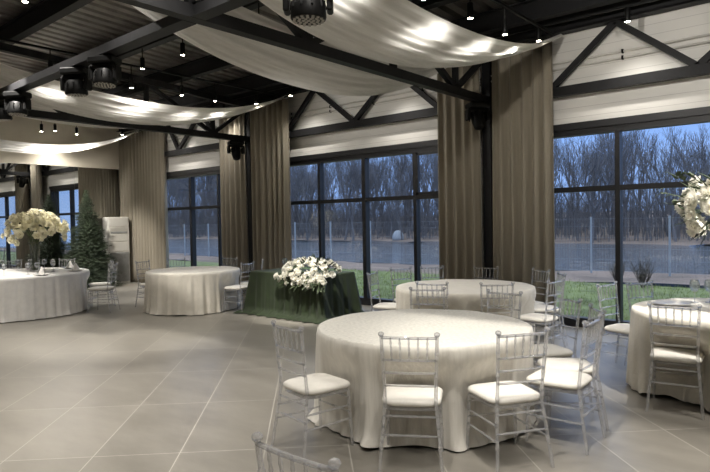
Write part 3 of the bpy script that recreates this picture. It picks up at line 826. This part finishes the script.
# ------------------------------------------------------------------ green head table
gx0, gx1, gy0, gy1 = 6.98, 7.80, 6.72, 8.50
def green_table():
    t = empty('head_table', ((gx0+gx1)/2, (gy0+gy1)/2, 0)); tag(t, 'rectangular head table hidden beneath the dark green cloth', 'table')
    cx, cy = (gx0+gx1)/2, (gy0+gy1)/2
    b = MB(); b.box(gx0-cx+.02, gx1-cx-.02, gy0-cy+.02, gy1-cy-.02, .72, .752, .008); b.build('tabletop', M['wood'], t)
    for sx in (gx0-cx+.08, gx1-cx-.08):
        for sy in (gy0-cy+.1, gy1-cy-.1):
            b = MB(); b.tube([(sx, sy, 0), (sx, sy, .72)], .018, 8); b.build('leg', M['black'], t)
    rnd = random.Random(3); b = MB()
    # perimeter
    per = []; nx, ny = 40, 90; rc = .03
    for i in range(ny): per.append((gx0, gy1 - (gy1-gy0)*i/ny, -1, 0))
    for i in range(nx): per.append((gx0 + (gx1-gx0)*i/nx, gy0, 0, -1))
    for i in range(ny): per.append((gx1, gy0 + (gy1-gy0)*i/ny, 1, 0))
    for i in range(nx): per.append((gx1 - (gx1-gx0)*i/nx, gy1, 0, 1))
    n = len(per); h = .768
    rings = []
    for s in (.02, .5, .9, .99): rings.append([((p[0]-cx)*s, (p[1]-cy)*s, h) for p in per])
    ph = [rnd.uniform(0, 6) for _ in range(6)]
    for t in (.01, .05, .12, .25, .4, .55, .7, .82, .9, .95, .98, 1.0):
        ring = []
        for k, p in enumerate(per):
            a = k/n*2*PI
            # outward direction: mix near corners
            ox, oy = p[2], p[3]
            q = per[(k - 6) % n], per[(k + 6) % n]
            ox = (q[0][2] + q[1][2] + ox); oy = (q[0][3] + q[1][3] + oy); l = math.hypot(ox, oy); ox /= l; oy /= l
            f = .6*math.sin(22*a + ph[0] + math.sin(4*a)) + .4*math.sin(41*a + ph[1])
            corner = max(0, 1 - min(abs(p[0]-gx0), abs(p[0]-gx1), 9)/.12)*max(0, 1 - min(abs(p[1]-gy0), abs(p[1]-gy1), 9)/.12)
            out = .012 + .05*t + .020*t**.7*f + .10*t*corner
            if t > .9:
                frontness = 1.0 if p[2] < 0 or (p[3] != 0 and p[0] < gx0 + .3) else .25
                if p[3] > 0: frontness *= .8
                out += ((t - .9)/.1)*(.16 + .05*f)*frontness
            z = (h - .004)*(1 - t)/(1) + .012
            if t > .9: z = .012 + max(0, .99 - t)*.5 + .012*(1 + f)*(1.0 if t < .999 else .2)
            ring.append((p[0]-cx + ox*out, p[1]-cy + oy*out, min(z, h - .002)))
        rings.append(ring)
    b.loft(rings, cap=True); b.f.pop()
    c = b.build('tablecloth', M['green'], smooth=True); c.location = (cx, cy, 0)
    tag(c, 'dark green velvet tablecloth pooling on the floor around the head table', 'tablecloth')
green_table()

# tall vase of orchids on the laid far table
def orchid_vase():
    rnd = random.Random(8); r = empty('orchid_centrepiece', (4.78, 12.50, .768))
    b = MB(); b.lathe([(.10, 0), (.11, .01), (.085, .05), (.075, .25), (.09, .50), (.12, .58)], 20); b.build('vase', M['glass'], r, smooth=True)
    b = MB()
    for k in range(22):
        a = rnd.uniform(0, 6.28); q = rnd.uniform(.01, .06)
        b.tube([(q*math.cos(a), q*math.sin(a), .02), (q*.9*math.cos(a+.3), q*.9*math.sin(a+.3), .35), (q*2.2*math.cos(a), q*2.2*math.sin(a), .66)], .006, 5)
    b.build('stems', M['stem'], r)
    pts = []
    tries = 0
    while len(pts) < 92 and tries < 9000:
        tries += 1
        u = rnd.uniform(-1, 1); th = rnd.uniform(0, 2*PI)
        # umbrella-shaped head, wider than tall, drooping sides
        rr = math.sqrt(rnd.random())
        x = rr*.56*math.cos(th); y = rr*.56*math.sin(th)
        zt = .93 + .26*(1 - rr*rr)
        z = zt - rnd.random()**2*(.10 + .22*rr)
        if rr > .75 and rnd.random() < .4: z -= rnd.uniform(0, .16)
        p = Vector((x, y, z))
        if any((p - q[0]).length < .085 for q in pts): continue
        pts.append((p, Vector((x, y, (z - .72)*1.2)), rnd.uniform(.85, 1.2)))
    bouquet(r, 2, pts, orchids, M['orchid'])
    b = MB()
    for k in range(40):
        th = rnd.uniform(0, 6.28); rr = rnd.uniform(.1, .55); b.tube([(0, 0, .62), (rr*.5*math.cos(th), rr*.5*math.sin(th), .86), (rr*math.cos(th), rr*math.sin(th), .84)], .005, 5)
    b.build('branches', M['stem'], r)
    tag(r, 'big cream orchid centrepiece in a tall glass vase on the laid far table', 'flowers')
orchid_vase()

# rose centrepiece on a tall stand at the right-hand table
def rose_stand():
    rnd = random.Random(21); cz = .955
    r = empty('rose_centrepiece', (T3[0] + .02, T3[1] - .03, .768))
    b = MB(); b.lathe([(.13, 0), (.13, .012), (.02, .03), (.016, .70), (.07, .76), (.075, .78)], 20); b.build('flower_stand', M['glass'], r, smooth=True)
    pts = []; tries = 0
    while len(pts) < 78 and tries < 20000:
        tries += 1
        th = rnd.uniform(0, 2*PI); ze = rnd.uniform(-.75, 1)
        d = Vector((math.sqrt(1-ze*ze)*math.cos(th), math.sqrt(1-ze*ze)*math.sin(th), ze))
        rad = rnd.uniform(.80, 1.06)
        p = Vector((d.x*.52*rad, d.y*.52*rad, cz + .02 + d.z*.33*rad))
        if any((p - q[0]).length < .088 for q in pts): continue
        pts.append((p, d, rnd.uniform(1.15, 1.7)))
    bouquet(r, 3, pts, roses, M['petal'])
    b = MB()
    for k in range(170):
        th = rnd.uniform(0, 2*PI); ze = rnd.uniform(-.8, 1)
        d = Vector((math.sqrt(1-ze*ze)*math.cos(th), math.sqrt(1-ze*ze)*math.sin(th), ze))
        p = Vector((d.x*.40, d.y*.40, cz + d.z*.26)); leaf_mb(b, p, d + Vector((rnd.uniform(-.5, .5), rnd.uniform(-.5, .5), rnd.uniform(-.3, .3))), rnd.uniform(.12, .24), rnd.uniform(.018, .034), .03, rnd)
    b.build('foliage', M['leaf'], r)
    b = MB()
    for (dx, dy, dz, ln) in ((-.25, .55, .30, .30), (-.25, .6, .12, .34), (-.1, .62, .02, .24), (-.3, .5, .36, .2)):
        base = Vector((dx*.6, dy*.6, cz + dz*.6)); tip = base + Vector((dx, dy, dz + .05)).normalized()*ln
        b.tube([base, tip], .004, 5)
        for q in range(7):
            c = base.lerp(tip, .25 + .75*q/6); leaf_mb(b, c, Vector((rnd.uniform(-1, 1), rnd.uniform(-1, 1), rnd.uniform(-.5, .8))), .075, .024, .01, rnd)
    b.build('eucalyptus_sprig', M['eucalyptus'], r)
    tag(r, 'tall centrepiece of white roses with green foliage on a stand', 'flowers')
rose_stand()

# ------------------------------------------------------------------ tableware
def wine_glass(loc, label, s=1.0, dup=[None]):
    if dup[0] is None:
        r = empty('wine_glass')
        b = MB(); b.lathe([(.034, 0), (.034, .003), (.006, .008)], 16); b.build('glass_foot', M['glass'], r, smooth=True)
        b = MB(); b.tube([(0, 0, .006), (0, 0, .09)], .004, 8); b.build('glass_stem', M['glass'], r, smooth=True)
        b = MB(); b.lathe([(.004, .09), (.028, .105), (.040, .135), (.040, .165), (.033, .20), (.0315, .20), (.038, .165), (.038, .137), (.026, .109), (.002, .096)], 18); b.build('glass_bowl', M['glass'], r, smooth=True)
        dup[0] = r
    else: r = copy_tree(dup[0])
    r.location = loc; r.scale = (s, s, s); tag(r, label, 'wine glass', 'clear wine glasses')
def plate(loc, rad, mat, label):
    b = MB(); b.lathe([(.45*rad, 0), (.6*rad, .003), (.95*rad, .016), (rad, .020), (.98*rad, .022), (.62*rad, .009), (.02, .007)], 28)
    o = b.build('plate', mat, smooth=True); o.location = loc; tag(o, label, 'plate', 'plates'); return o
def napkin(loc, rz, label):
    b = MB(); prof = [(.075, 0), (.07, .02), (.045, .07), (.02, .12), (.004, .15)]
    b.loft([[((q*(1 + .16*math.sin(5*a)))*math.cos(a), (q*.6*(1 + .16*math.sin(5*a)))*math.sin(a), z) for a in [2*PI*k/20 for k in range(20)]] for q, z in prof])
    o = b.build('napkin', M['whitecloth'], smooth=True); o.location = loc; o.rotation_euler = (0, 0, rz); tag(o, label, 'napkin', 'folded white napkins')
ht = .769
wine_glass((6.74, 1.26, ht), 'first of two wine glasses behind the plate under the rose centrepiece', 1.15)
wine_glass((6.80, 1.14, ht), 'wine glass closer to the rose stand, behind the plate', 1.15)
plate((6.42, 1.40, ht), .17, M['platter'], 'cream plate on the table with the rose centrepiece')
b = MB(); b.box(-.05, .05, -.006, .006, 0, .09, .002); o = b.build('table_card', M['black']); o.location = (6.15, .98, ht); o.rotation_euler = (R(-8), 0, R(60))
tag(o, 'small dark card standing near the plate by the rose stand', 'card')
wine_glass((7.45, 8.10, .772), 'single wine glass on the green table', 1.1)
k = 0
words = ['beside the nearest napkin', 'toward the open floor', 'by the vase foot', 'behind the vase', 'toward the mirror', 'near the table end', 'toward the fir tree', 'by the back chair']
for i in range(8):
    a = R(-130 + i*45); x, y = T5[0] + 1.0*math.cos(a), T5[1] + 1.0*math.sin(a)
    x2, y2 = T5[0] + .72*math.cos(a + .2), T5[1] + .72*math.sin(a + .2)
    wine_glass((x2, y2, ht), 'wine glass on the laid far table, ' + words[i], 1.1)
    x3, y3 = T5[0] + .78*math.cos(a - .08), T5[1] + .78*math.sin(a - .08)
    if math.hypot(x3 - 4.82, y3 - 12.62) > .2: wine_glass((x3, y3, ht), 'second wine glass of the pair ' + words[i] + ' on the laid far table', 1.1)
    plate((T5[0] + 1.17*math.cos(a), T5[1] + 1.17*math.sin(a), ht), .15, M['china'], 'white plate on the laid far table, ' + words[i])
    napkin((T5[0] + 1.17*math.cos(a), T5[1] + 1.17*math.sin(a), ht + .010), a, 'folded white napkin on the plate ' + words[i])

# ------------------------------------------------------------------ fir tree and air conditioner
def fir(x, y, H, Rb, label):
    rnd = random.Random(4); r = empty('fir_tree', (x, y, 0))
    b = MB(); b.tube([(0, 0, 0), (0, 0, H*.5), (0, 0, H*.97)], [.045, .03, .008], 8); b.lathe([(.2, 0), (.2, .03), (.06, .06)], 12); b.build('trunk', M['bark'], r)
    b = MB(); n = 2300
    for i in range(n):
        t = (i + rnd.random())/n; t = 1 - math.sqrt(1 - t)*.999
        z = .12 + (H - .12)*t
        rad = Rb*(1 - t)**.85*(1 + .10*math.sin(z*17)) + .02
        a = i*2.39996 + rnd.uniform(-.3, .3); rr = rad*rnd.uniform(.45, 1.06)
        d = Vector((math.cos(a), math.sin(a), rnd.uniform(-.25, .35))).normalized()
        tip = Vector((rr*math.cos(a), rr*math.sin(a), max(z - .10*rr, .05))); ln = .13 + .12*(1 - t)
        base = tip - d*ln
        # a bottle-brush sprig of needles
        sd = d.cross(Vector((0, 0, 1))).normalized(); upv = sd.cross(d)
        for s in range(7):
            c = base + d*ln*(s + .5)/7
            for k in range(5):
                q = 2*PI*k/5 + s*.9
                nd = (sd*math.cos(q) + upv*math.sin(q) + d*.9).normalized()*.06
                w = d.cross(nd).normalized()*.004
                b.add([c - w, c + w, c + nd], [(0, 1, 2)])
        b.add([base - sd*.004, base + sd*.004, tip], [(0, 1, 2)])
    b.build('foliage', M['needle'], r)
    tag(r, label, 'tree')
fir(7.25, 15.52, 2.62, .80, 'dark green fir tree standing before the mirror by the air conditioner')
def air_con():
    x0, x1, y0, y1, H = 8.00, 8.62, 15.86, 16.2, 1.885
    r = empty('air_conditioner', ((x0+x1)/2, (y0+y1)/2, 0)); w = (x1-x0)/2; d = (y1-y0)/2
    b = MB(); b.box(-w, w, -d, d, 0, H, .015); b.build('cabinet', M['ac'], r)
    for z0, z1, nm in ((1.62, H - .03, 'front_panel'), (1.20, 1.41, 'front_panel'), (.92, 1.18, 'front_panel')):
        b = MB(); b.box(-w + .03, w - .03, -d - .012, -d + .002, z0, z1, .005); b.build(nm, M['ac'], r)
    b = MB(); b.box(-w + .05, w - .05, -d - .004, -d + .002, 1.44, 1.60)
    for k in range(5): b.box(-w + .05, w - .05, -d - .016, -d - .004, 1.45 + k*.028, 1.458 + k*.028)
    b.build('air_outlet', M['ac'], r)
    b = MB(); b.box(-w + .07, w - .07, -d - .018, -d + .002, 1.422, 1.475, .004); b.build('display_strip', M['acgrille'], r)
    b = MB(); b.box(-w + .03, w - .03, -d - .004, -d + .002, .06, .89)
    for k in range(26): b.box(-w + .03, w - .03, -d - .014, -d - .004, .075 + k*.031, .088 + k*.031)
    b.build('intake_grille', M['acgrille'], r)
    tag(r, 'tall white floor-standing air conditioner beside the fir tree', 'air conditioner')
air_con()

# ------------------------------------------------------------------ outdoors
def ground_strip(name, x0, x1, z0, z1, mat, kind='structure', y0=-30, y1=150, nx=8, ny=60, rough=.05, seed=0):
    b = MB(); vs = []
    for i in range(nx + 1):
        for j in range(ny + 1):
            u = i/nx; x = x0 + (x1-x0)*u; y = y0 + (y1-y0)*j/ny
            vs.append((x, y, z0 + (z1-z0)*u + rough*noise.noise(Vector((x*.4, y*.4, seed)))))
    w = ny + 1
    b.add(vs, [(i*w+j, (i+1)*w+j, (i+1)*w+j+1, i*w+j+1) for i in range(nx) for j in range(ny)])
    o = b.build(name, mat, smooth=True); o['kind'] = kind; return o
ground_strip('ground_lawn', 9.06, 16.6, -.12, -.16, M['grass'], rough=.02)
ground_strip('ground_bank', 16.5, 25.0, -.15, -.55, M['bank'], rough=.12, seed=2, nx=16, ny=160)
ground_strip('ground_far_bank', 46, 110, -.55, 2.6, M['bank'], rough=.35, seed=5, nx=30, ny=100, y0=-40, y1=260)
b = MB(); b.box(23.0, 50.0, -40, 260, -.9, -.46); o = b.build('river', M['water']); o['kind'] = 'structure'
# blades of grass: nobody could count them
rnd = random.Random(77); b = MB()
for i in range(14000):
    x = 9.2 + 7.2*rnd.random()**1.3; y = rnd.uniform(.6, 21)
    if y > 3 + x*1.75 or y < x*.09: continue
    h = rnd.uniform(.04, .11); a = rnd.uniform(0, 6.28); w = .006 + .004*rnd.random(); lx, ly = rnd.uniform(-.04, .04), rnd.uniform(-.04, .04)
    z = -.135
    b.add([(x - w*math.cos(a), y - w*math.sin(a), z), (x + w*math.cos(a), y + w*math.sin(a), z), (x + lx, y + ly, z + h)], [(0, 1, 2)])
o = b.build('lawn_grass', M['blade']); tag(o, 'short green grass of the lawn outside the windows', 'grass', kind='stuff')
# mesh fence
fr = empty('mesh_fence', (22, 0, -.4)); tag(fr, 'galvanised welded mesh fence on posts along the river bank', 'fence')
ys = [4.85 + 2.6*k for k in range(-2, 18)]
for y in ys:
    q = MB(); q.box(-.03, .03, y - .03, y + .03, 0, 2.05); q.build('fence_post', M['fence'], fr)
for ya, yc in zip(ys[:-1], ys[1:]):
    q = MB(); n = 26
    for i in range(1, n):
        y = ya + (yc - ya)*i/n; q.box(-.0016, .0016, y - .0016, y + .0016, .08, 2.0)
    for z in (.1, .5, .9, 1.3, 1.7, 1.98): q.box(-.003, .003, ya, yc, z - .003, z + .003)
    q.build('mesh_panel', M['fence'], fr)
# bare trees
def bare_tree(seed, H, spread, depth=6):
    rnd = random.Random(seed); b = MB()
    def grow(p, d, ln, r, lev):
        n = 3; q = p
        pts = [p]
        dd = d
        for i in range(n):
            dd = (dd + Vector((rnd.uniform(-.16, .16), rnd.uniform(-.16, .16), rnd.uniform(-.02, .12)))).normalized()
            q = q + dd*ln/n; pts.append(q)
        b.tube(pts, [r*(1 - .4*i/n) for i in range(n + 1)], 5 if lev < 2 else 3, cap=False)
        if lev >= depth: return
        kids = 3 if lev < 4 else 2
        if lev == 0: kids = 4
        for k in range(kids):
            a = rnd.uniform(0, 6.28); tilt = rnd.uniform(.25, .75)*spread
            ax = dd.orthogonal().normalized(); ax = Matrix.Rotation(a, 3, dd) @ ax
            nd = (dd*math.cos(tilt) + ax*math.sin(tilt) + Vector((0, 0, .12))).normalized()
            src = pts[-1] if (k == 0 or rnd.random() < .4) else pts[-2].lerp(pts[-1], rnd.random())
            grow(src, nd, ln*rnd.uniform(.62, .86), max(r*.60, .011), lev + 1)
    grow(Vector((0, 0, 0)), Vector((0, 0, 1)), H*.30, H*.017, 0)
    return b
bt = [mesh_of(bare_tree(s, h, sp), 'bare_tree', M['hazed_treebark']) for s, h, sp in ((1, 9, .62), (2, 10, .55), (3, 8, .75), (4, 9.5, .68), (5, 11, .5))]
for me in bt:
    for p in me.polygons: p.use_smooth = False
rnd = random.Random(9)
def tree_at(x, y, s, k, lab=None, grp='bare trees beyond the river'):
    o = bpy.data.objects.new('bare_tree', bt[k]); C.objects.link(o)
    o.location = (x, y, -.55 + 3.15*(x - 46)/64 - .15); o.rotation_euler = (0, 0, rnd.uniform(0, 6.28)); o.scale = (s, s, s*rnd.uniform(.9, 1.1))
    tag(o, lab or 'bare winter tree in the wood beyond the river', 'tree', grp)
for row, (x0, n, s0) in enumerate(((50, 22, .80), (55, 30, .92), (61, 38, 1.02), (68, 46, 1.15))):
    for i in range(n):
        y = x0*.10 + (x0*1.62 - x0*.10)*(i + rnd.uniform(.1, .9))/n
        if .355 < y/x0 < .405 and row < 3: continue
        tree_at(x0 + rnd.uniform(-2, 2), y, s0*rnd.uniform(.75, 1.15)*(.92 + .22*y/(x0*1.62)), rnd.randrange(5))
tree_at(48.5, 16.4, 1.12, 2, 'tallest dark bare tree seen through the window nearest the camera', None)
# undergrowth of the wood, uncountable twigs
b = MB()
for i in range(6500):
    x = rnd.uniform(50, 76); y = rnd.uniform(x*.06, x*1.7); h = rnd.uniform(1.5, 6.0); r0 = rnd.uniform(.02, .05)
    z = -.55 + 3.15*(x - 46)/64 - .1
    lx, ly = rnd.uniform(-.5, .5), rnd.uniform(-.5, .5)
    b.tube([(x, y, z), (x + lx*.4, y + ly*.4, z + h*.5), (x + lx, y + ly, z + h)], [r0, r0*.7, r0*.2], 3, cap=False)
    for q in range(3):
        zz = z + h*rnd.uniform(.4, .9); b.tube([(x + lx*.5, y + ly*.5, zz), (x + lx*.5 + rnd.uniform(-.7, .7), y + ly*.5 + rnd.uniform(-.7, .7), zz + rnd.uniform(.3, .9))], [r0*.5, r0*.15], 3, cap=False)
o = b.build('woodland_thicket', M['hazed_treebark']); tag(o, 'tangled leafless undergrowth of the wood beyond the river', 'thicket', kind='stuff')
b = MB(); b.lathe([(.95, 0), (.97, .5), (.90, .95), (.70, 1.35), (.38, 1.62), (.05, 1.70)], 20)
o = b.build('garden_dome', M['white_ball'], smooth=True); o.location = (48.9, 36.0, -.42); o.scale = (.62, .62, .62); tag(o, 'small white dome on the far river bank before the wood', 'dome')
# dry shrubs near the lawn edge
def shrub(x, y, h, seed, label):
    rn = random.Random(seed); b = MB()
    for k in range(46):
        a = rn.uniform(0, 6.28); t = rn.uniform(.05, .6); d = Vector((math.cos(a)*t, math.sin(a)*t, 1)).normalized()
        p = d*h*rn.uniform(.5, 1); b.tube([(0, 0, 0), p*.5 + Vector((rn.uniform(-.05, .05), rn.uniform(-.05, .05), 0)), p], [.009, .006, .002], 4, cap=False)
        for q in range(3):
            s0 = p*rn.uniform(.4, .95); b.tube([s0, s0 + Vector((rn.uniform(-.15, .15), rn.uniform(-.15, .15), rn.uniform(.05, .2)))], [.004, .0015], 3, cap=False)
    o = b.build('dry_shrub', M['bark']); o.location = (x, y, -.20); tag(o, label, 'shrub', 'dry shrubs on the bank')
shrub(16.5, 7.6, .8, 1, 'dry shrub outside at the curtain edge of the nearest window')
shrub(16.0, 4.15, .9, 2, 'dry shrub outside, past the mullion and above the plate')
shrub(16.8, 5.0, .7, 3, 'small dry shrub outside by the mullion of the nearest window')

# ------------------------------------------------------------------ sky and render look
w = bpy.data.worlds.new('dusk_sky'); bpy.context.scene.world = w; w.use_nodes = True
nt = w.node_tree; nt.nodes.clear()
out = nt.nodes.new('ShaderNodeOutputWorld'); bg = nt.nodes.new('ShaderNodeBackground')
tc = nt.nodes.new('ShaderNodeTexCoord'); sp = nt.nodes.new('ShaderNodeSeparateXYZ'); nt.links.new(tc.outputs['Generated'], sp.inputs[0])
rp = nt.nodes.new('ShaderNodeValToRGB'); e = rp.color_ramp.elements
e[0].position = .0; e[0].color = (.26, .40, .74, 1); e[1].position = .55; e[1].color = (.95, 1.08, 1.35, 1)
x = e.new(.20); x.color = (.22, .37, .76, 1)
nt.links.new(sp.outputs[2], rp.inputs[0])
nz = nt.nodes.new('ShaderNodeTexNoise'); nz.inputs['Scale'].default_value = 3
mp = nt.nodes.new('ShaderNodeMapping'); mp.inputs['Scale'].default_value = (1, 1, 4); nt.links.new(tc.outputs['Generated'], mp.inputs[0]); nt.links.new(mp.outputs[0], nz.inputs['Vector'])
mr = nt.nodes.new('ShaderNodeMapRange'); mr.inputs['From Min'].default_value = .45; mr.inputs['From Max'].default_value = .75; mr.inputs['To Max'].default_value = .2
nt.links.new(nz.outputs['Fac'], mr.inputs['Value'])
mx = nt.nodes.new('ShaderNodeMix'); mx.data_type = 'RGBA'; nt.links.new(mr.outputs[0], mx.inputs['Factor']); nt.links.new(rp.outputs[0], mx.inputs['A']); mx.inputs['B'].default_value = (.5, .62, .86, 1)
nt.links.new(mx.outputs['Result'], bg.inputs[0]); bg.inputs[1].default_value = 1.25
nt.links.new(bg.outputs[0], out.inputs[0])

sc = bpy.context.scene
sc.view_settings.view_transform = 'Standard'; sc.view_settings.look = 'None'; sc.view_settings.exposure = 0.3; sc.view_settings.gamma = 1.0
try: sc.view_settings.use_curve_mapping = False
except Exception: pass
sc.cycles.max_bounces = 10; sc.cycles.transparent_max_bounces = 40; sc.cycles.transmission_bounces = 8; sc.cycles.diffuse_bounces = 4; sc.cycles.glossy_bounces = 4
sc.cycles.use_denoising = True
sc.cycles.sample_clamp_indirect = 6.0
sc.cycles.caustics_reflective = False; sc.cycles.caustics_refractive = False
